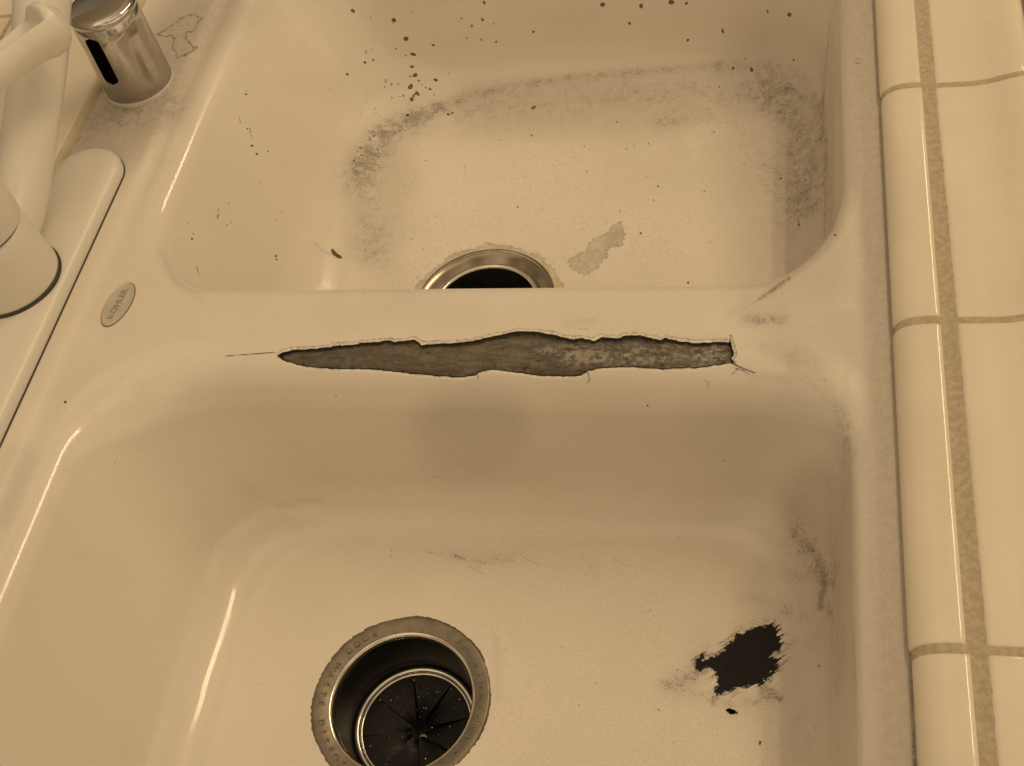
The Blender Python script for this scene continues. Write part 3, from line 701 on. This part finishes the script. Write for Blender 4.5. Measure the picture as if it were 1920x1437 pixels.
# raised lettering round the flange
def arc_text(body, mid_deg, step, clockwise, size, radius, cc, z):
    Vs, Fs, o_ = [], [], 0
    for i, ch in enumerate(body):
        if ch == ' ': continue
        tv, tf = text_mesh(ch, size, 0.26)
        k = i - (len(body) - 1) / 2
        an = math.radians(mid_deg - k * step if clockwise else mid_deg + k * step)
        rot = an - math.pi / 2 if clockwise else an + math.pi / 2
        px = cc[0] + radius * math.cos(an) + tv[:, 0] * math.cos(rot) - tv[:, 1] * math.sin(rot)
        py = cc[1] + radius * math.sin(an) + tv[:, 0] * math.sin(rot) + tv[:, 1] * math.cos(rot)
        Vs.append(np.stack([px, py, cc[2] + z + tv[:, 2]], 1)); Fs += [tuple(q + o_ for q in f) for f in tf]; o_ += len(tv)
    return mesh('lettering', np.vstack(Vs), Fs, 'steel', fl, smooth=False)
arc_text('IN-SINK-ERATOR', 4, 7.6, True, 4.6, 40.2, c, 0.72)
arc_text('FOOD WASTE DISPOSER', 186, 7.2, False, 4.6, 40.2, c, 0.72)

# ------------------------------------------------------------------ strainer drain in the far bowl
sd_ = thing('strainer_drain', 'shiny steel strainer drain with corroded edge in the far bowl, partly hidden by the divider', 'drain')
c = FAR_DRAIN
f2 = lathe('flange', [(43.2, -1.5), (43.2, 0.5), (42.6, 0.95), (41.5, 0.8), (38, -1.2), (35, -3.6), (33.8, -4.2)], c, 'strain', sd_, 160)
prof = [(32.2 + 1.9 * math.cos(a), -3.6 + 1.7 * math.sin(a)) for a in np.linspace(-0.3, math.pi + 0.3, 14)]
lathe('rolled_rim', prof, c, 'bright', sd_, 160)
lathe('sleeve', [(30.4, -4.0), (29.8, -6), (28.6, -20), (27, -32), (20, -36), (0.5, -36)], c, 'dark', sd_, 96)
lathe('basket_knob', [(0.2, -24), (2.6, -24.4), (3.4, -26), (2.4, -29), (2.0, -36)], (c[0] - 8, c[1] + 9, c[2]), 'strain', sd_, 32)
nj = 240; ta = np.linspace(0, 2 * np.pi, nj, endpoint=False)
jt = (vnoise(np.stack([np.cos(ta) * 43, np.sin(ta) * 43], 1) + 300, 1 / 2.2, 33) - 0.5)[None, :] * np.array([0, 0.8, 2.0, 2.2])[:, None]
lathe('lime_crust', [(42.6, 0.6), (43.6, 0.9), (44.6, 0.35), (45.4, -0.8)], c, 'caulk', f2, nj, jit=jt)

# ------------------------------------------------------------------ tiled counter edge on the right
counter = thing('tiled_counter', 'cream tiled counter edge with tan grout along the right side of the sink', 'counter')
JOINTS = [-438, -283, -128, 27, 182, 337, 492]
TRIM = np.array([(-134.2, 0.3), (-136.9, 1.0), (-138.4, 3.2), (-137.6, 6.0), (-135.6, 8.4), (-132.4, 10.4), (-128.6, 11.5), (-124.5, 12.0), (-120.6, 12.1), (-119.4, 11.8), (-118.8, 10.9), (-118.7, 6.0)])
CAP = np.array([(-112.5, 6.0), (-112.4, 10.2), (-111.8, 11.2), (-110.4, 11.6), (-104, 11.7), (-98, 11.7), (-92, 12.0), (-86, 13.1), (-80, 14.9), (-75, 16.3), (-71, 16.8), (-68, 16.2), (-66, 14.2), (-65.1, 10.5), (-65, 2), (-65, -30)])
def resample(P, n):
    P = spline(P, 6); s = np.r_[0, np.cumsum(np.linalg.norm(np.diff(P, axis=0), axis=1))]
    q = np.linspace(0, s[-1], n); return np.stack([np.interp(q, s, P[:, 0]), np.interp(q, s, P[:, 1])], 1)
def tile_piece(name, prof, ya, yb, dx, dz, tilt):
    P = resample(prof, 64); tg = np.gradient(P, axis=0); nn = np.stack([tg[:, 1], -tg[:, 0]], 1); nn /= np.linalg.norm(nn, axis=1)[:, None]
    ys = [(0, 2.2), (0.05, 1.2), (0.25, 0.55), (0.6, 0.2), (1.2, 0.04), (2.2, 0)]
    L = [(ya + a, i) for a, i in ys] + [(ya + (yb - ya) * t, 0) for t in np.linspace(0.05, 0.95, 9)] + [(yb - a, i) for a, i in ys[::-1]]
    V = []
    for yy, ins in L:
        u = (yy - ya) / (yb - ya) - 0.5
        Q = P + nn * ins
        V.append(np.stack([Q[:, 0] + dx + tilt * u, np.full(64, yy), Q[:, 1] + dz], 1))
    return mesh(name, np.concatenate(V), grid_faces(len(L), 64, False), 'tile', counter)
for j in range(len(JOINTS) - 1):
    a, b = JOINTS[j] + 1.7, JOINTS[j + 1] - 1.7
    tile_piece('trim_tile', TRIM, a, b, random.uniform(-0.3, 0.3) + (0.6 if j == 1 else 0), random.uniform(-0.25, 0.25), random.uniform(-0.4, 0.4))
    tile_piece('edge_tile', CAP, a - 0.2, b + 0.2, random.uniform(-0.25, 0.25), random.uniform(-0.3, 0.3), random.uniform(-0.4, 0.4))
gt = resample(TRIM, 60) + [0.6, -0.6]; gt = gt[:int(np.argmax(gt[:, 0] > -121.4))]
gc = resample(CAP, 70) + [0, -0.7]; gc = gc[int(np.argmax(gc[:, 0] > -110.0)):]
gm = np.array([(-120.6, 11.2), (-119.6, 10.9), (-118.5, 10.7), (-117.4, 10.6), (-116.3, 10.5), (-115.2, 10.5), (-114.1, 10.6), (-113.0, 10.7), (-111.9, 10.8), (-110.6, 10.9)])
gp = np.vstack([gt, gm, gc]); g0, g1 = len(gt), len(gt) + len(gm)
ny = 700; gy = np.linspace(-430, 490, ny); V = []
for yy in gy:
    Q = gp.copy(); Q[g0:g1, 1] += (vnoise(np.stack([Q[g0:g1, 0], np.full(g1 - g0, yy)], 1), 1 / 3.0, 41) - 0.5) * 0.5 + (vnoise(np.stack([Q[g0:g1, 0], np.full(g1 - g0, yy)], 1), 1 / 1.4, 42) - 0.5) * 0.25
    V.append(np.stack([Q[:, 0], np.full(len(Q), yy), Q[:, 1]], 1))
mesh('grout', np.concatenate(V), grid_faces(ny, len(gp), False), 'grout', counter)

fl_ = mesh('floor', np.array([(-3000., -3000, -900), (3000, -3000, -900), (3000, 3000, -900), (-3000, 3000, -900)]), [(0, 1, 2, 3)], 'floor', smooth=False)
fl_['kind'] = 'structure'
# ------------------------------------------------------------------ tiled ledge behind the faucet
ledge = thing('back_ledge', 'cream tiled ledge with a yellowed caulk line behind the faucet', 'tiled ledge')
cp = np.array([(-596.4, 2.9), (-596.9, 4.4), (-597.9, 5.8), (-599.2, 6.7), (-600.6, 7.0)])
cp = resample(cp, 16); ys = np.linspace(-330, 430, 300); V = []
for yy in ys:
    w = (vnoise(np.array([[yy, 0.0]]), 1 / 9.0, 51)[0] - 0.5) * 0.9
    V.append(np.stack([cp[:, 0] + w, np.full(16, yy), cp[:, 1]], 1))
mesh('caulk', np.concatenate(V), grid_faces(len(ys), 16, False), 'caulk', ledge)
def slab(name, x0, x1, y0, y1, z, mat, parent, bev=1.4):
    P = [(x0, y0), (x1, y0), (x1, y1), (x0, y1)]; V = []; 
    for ins, dzz in ((0, -6), (0, -bev), (bev * 0.3, -bev * 0.3), (bev, 0)):
        V += [(x0 + ins, y0 + ins, z + dzz), (x1 - ins, y0 + ins, z + dzz), (x1 - ins, y1 - ins, z + dzz), (x0 + ins, y1 - ins, z + dzz)]
    F = [tuple(int(q) for q in f) for f in grid_faces(4, 4)] + [(12, 13, 14, 15)]
    return mesh(name, V, F, mat, parent, smooth=False)
for x0, x1 in ((-686, -599.9), (-790, -688.6)):
    for y0, y1 in ((-10, 147), (149.6, 296.2), (298.8, 450), (-170, -12.6)):
        slab('ledge_tile', x0, x1, y0, y1, 7.4, 'tile', ledge)
slab('grout', -800, -599, -200, 455, 6.6, 'grout', ledge)
# small knob of dried caulk on the ledge tile
p = on_plane(116, 190, 7.4)
oval('caulk_blob', (p[0], p[1], 7.3), 1.7, 1.3, 0.4, [(0, 0), (0, 0.4), (-0.4, 0.8), (-0.9, 0.9)], 'caulk', ledge, 24)

# ------------------------------------------------------------------ faucet
faucet = thing('faucet', 'white single handle kitchen faucet with lever and swivelled spout', 'faucet')
FC = (-585.0, 57.0, 0.0)
def stadium(name, xc, hw, y0, y1, prof, mat, parent, n=40):
    V = []
    for ins, z in prof:
        h = hw - ins
        t = np.linspace(0, math.pi, n); top = np.stack([xc + h * np.cos(t), y1 - hw + h * np.sin(t)], 1)
        bot = np.stack([xc - h * np.cos(t), y0 + hw - h * np.sin(t)], 1)
        ln1 = np.stack([np.full(40, xc - h), np.linspace(y1 - hw, y0 + hw, 42)[1:-1]], 1)
        ln2 = np.stack([np.full(40, xc + h), np.linspace(y0 + hw, y1 - hw, 42)[1:-1]], 1)
        q = np.vstack([top, ln1, bot, ln2]); V.append(np.c_[q, np.full(len(q), z)])
    T = len(V[0]); V = np.concatenate(V); F = [tuple(int(q) for q in f) for f in grid_faces(len(prof), T)]
    F.append(tuple(range((len(prof) - 1) * T, len(prof) * T)))
    return V, F
zb = LEDGE_H + 0.3
V, F = stadium('deck_plate', -575.5, 21.5, -70, 162, [(0, zb), (0, zb + 2.6), (0.4, zb + 4.4), (1.4, zb + 5.8), (3, zb + 6.9), (5, zb + 7.6), (7.5, zb + 8.0), (10, zb + 8.1)], 'plastic', faucet)
mesh('deck_plate', V, F, 'plastic', faucet)
V, F = stadium('plate_gasket', -575.5, 22.1, -70.6, 162.6, [(0, zb - 0.6), (0, zb + 0.35), (1, zb + 0.4)], 'joint', faucet)
mesh('plate_gasket', V, F, 'joint', faucet)
zt = zb + 8.1
lathe('base_ring', [(27.2, zt - 0.4), (27.4, zt + 0.6), (27.0, zt + 1.4), (25.6, zt + 1.6)], FC, 'joint', faucet, 96)
lathe('body', [(25.6, zt + 1.2), (26.3, zt + 1.8), (26.4, zt + 3), (25.6, zt + 14), (24.6, zt + 28), (23.9, zt + 37.0), (23.4, zt + 37.6), (22, zt + 37.8)], FC, 'plastic', faucet, 96)
lathe('cap_joint', [(22.6, zt + 37.5), (22.6, zt + 39.4)], FC, 'joint', faucet, 96)
cap = lathe('cap', [(22, zt + 39.2), (24.0, zt + 39.4), (24.4, zt + 40.2), (24.4, zt + 66), (23.8, zt + 78), (22, zt + 85), (17, zt + 89), (8, zt + 91), (0.5, zt + 91.4)], FC, 'plastic', faucet, 96)
sp_ = spline([(-588, 62, 22), (-588.5, 98, 29), (-589, 135, 45), (-590, 176, 63), (-591, 205, 80), (-592, 260, 106), (-593, 330, 128), (-594, 365, 126), (-594.5, 384, 108)], 10)
tube('spout', sp_, np.interp(np.arange(len(sp_)), [0, 15, 40, 60, len(sp_) - 1], [14.5, 14.5, 15.5, 16.2, 15]), 'plastic', faucet, 48)
def on_x(px, py, x):
    d = CR @ np.array([(px - PW / 2) / CF, -(py - PH / 2) / CF, -1.0]); return CC + d * ((x - CC[0]) / d[0])
lv = spline([on_x(-62, 164, -589), on_x(-28, 138, -585), on_x(4, 114, -580.5), on_x(32, 93, -575.3), on_x(58, 74, -570), on_x(80, 60, -566), on_x(95, 50, -563.5), on_x(106, 43, -561.5), on_x(113, 38.5, -560.2), on_x(118, 35.5, -559.4)], 10)
lr = np.interp(np.arange(len(lv)), [0, 10, 20, 30, 40, 50, 60, 70, 80, 90], [12, 12.2, 12.0, 12.1, 13.0, 14.3, 14.2, 11.6, 8.0, 0.3])
tn = np.gradient(lv, axis=0); tn /= np.linalg.norm(tn, axis=1)[:, None]; LV = []
for i, (p, t, r) in enumerate(zip(lv, tn, lr)):
    view = (CC - p) / np.linalg.norm(CC - p)
    side = np.cross(view, t); side /= np.linalg.norm(side); side = side if (CR.T @ side)[0] < 0 else -side
    sc_ = 0.96 * side + 0.22 * view; sc_ -= t * (sc_ @ t); sc_ /= np.linalg.norm(sc_); ot = np.cross(t, sc_)
    keep = float(sstep(np.array(i / (len(lv) - 1)), 0.50, 0.60)) if i > 0 else 0.0
    for j in range(96):
        th = 2 * math.pi * j / 96; a, b = r * math.cos(th), r * math.sin(th)
        lim = r * (0.04 + 0.62 * (b / max(r, 1e-6)) ** 2)
        a = a if a < lim else lim + (a - lim) * max(keep, 0.08)
        LV.append(p + a * sc_ + b * ot)
F = [tuple(int(q) for q in f) for f in grid_faces(len(lv), 96)]; F.append(tuple(range(96))[::-1])
mesh('lever', np.array(LV), F, 'plastic', cap)

# ------------------------------------------------------------------ chrome air gap
ag = thing('air_gap', 'short chrome air gap cylinder with a dark side slot on the sink ledge', 'air gap')
AC = (-571.0, 223.5, 0.0); z0 = LEDGE_H
lathe('gasket', [(21.6, z0 - 0.4), (21.7, z0 + 2.0), (21.2, z0 + 2.8), (20.4, z0 + 3.0)], AC, 'gasket', ag, 96)
low = lambda V: {'scale': sstep(V[:, 2], 62, 12) * 0.9 + 0.1}
lathe('cover', [(20.4, z0 + 2.6), (20.9, z0 + 3.2), (20.7, z0 + 10), (20.3, z0 + 40), (20.1, z0 + 53.6), (19.8, z0 + 54.0)], AC, 'chrome', ag, 128, attrs=low)
lathe('cap', [(19.8, z0 + 54.0), (20.3, z0 + 54.3), (20.5, z0 + 55.2), (20.4, z0 + 56.6), (19.6, z0 + 58.0), (18.2, z0 + 58.8), (16, z0 + 59.1), (8, z0 + 59.3), (0.3, z0 + 59.3)], AC, 'chrome', ag, 128, attrs=lambda V: {'scale': np.zeros(len(V))})
V = []; ns, nz_ = 18, 26
for i in range(nz_):
    zz = 17 + 33 * i / (nz_ - 1); e = min(zz - 17, 50 - zz)
    half = 0.235 * math.sqrt(max(0.0, 1 - max(0, (4 - e) / 4) ** 2)) + 0.001
    for j in range(ns):
        an = math.radians(261) + half * (2 * j / (ns - 1) - 1)
        rr_ = 20.62 - (zz - 10) * 0.0135 + 0.12
        V.append((AC[0] + rr_ * math.cos(an), AC[1] + rr_ * math.sin(an), z0 + zz))
mesh('slot', V, grid_faces(nz_, ns, False), 'black', ag)

# ------------------------------------------------------------------ small debris lying in the bowls
def locate(px, py, data):
    _, V, N, uv, face = data
    d = np.hypot(uv[:, 0] - px, uv[:, 1] - py) + np.where(face, 0, 1e6) + np.where(V[:, 2] < -15, 0, 1e6)
    i = int(np.argmin(d)); n = N[i] if N[i][2] > 0 else -N[i]
    return V[i], n
def lump(name, p, n, ax, length, width, height, mat, label, cat, bend=0.0, seed=1):
    n = np.array(n) / np.linalg.norm(n); ax = np.array(ax, float); ax -= n * (ax @ n); ax /= np.linalg.norm(ax); s = np.cross(n, ax)
    rg = np.random.default_rng(seed); V = []; K, M_ = 14, 12
    for i in range(K):
        t = i / (K - 1); prof = math.sin(math.pi * min(max(t, 0.02), 0.98)) ** 0.45 * (0.75 + 0.35 * rg.random())
        for j in range(M_):
            th = 2 * math.pi * j / M_; q = 0.85 + 0.3 * rg.random()
            V.append(p + ax * (t - 0.5) * length + s * (width * prof * math.cos(th) * q / 2 + bend * (t - 0.5) ** 2 * length) + n * (height * 0.42 + height * prof * math.sin(th) * q / 2))
    F = [tuple(int(q) for q in f) for f in grid_faces(K, M_)] + [tuple(range(M_))[::-1], tuple(range((K - 1) * M_, K * M_))]
    o = mesh(name, np.array(V) , F, mat)
    o['label'] = label; o['category'] = cat
    return o
p, n = locate(628, 478, farO); lump('food_scrap', p, n, (1, -0.5, 0), 9.0, 2.6, 1.8, 'crumb', 'dark twig-like scrap left of the strainer drain in the far bowl', 'scrap', 0.5, 2)
p, n = locate(1001, 203, farO); lump('seed', p, n, (1, 1.0, 0), 3.4, 2.2, 1.4, 'amber', 'tiny amber seed on the worn floor at the back of the far bowl', 'seed', 0, 3)
p, n = locate(1372, 1335, nearO); lump('crumb', p, n, (1, -0.2, 0), 4.2, 2.2, 1.3, 'black', 'small black crumb just below the black scuff in the near bowl', 'crumb', 0.3, 4)
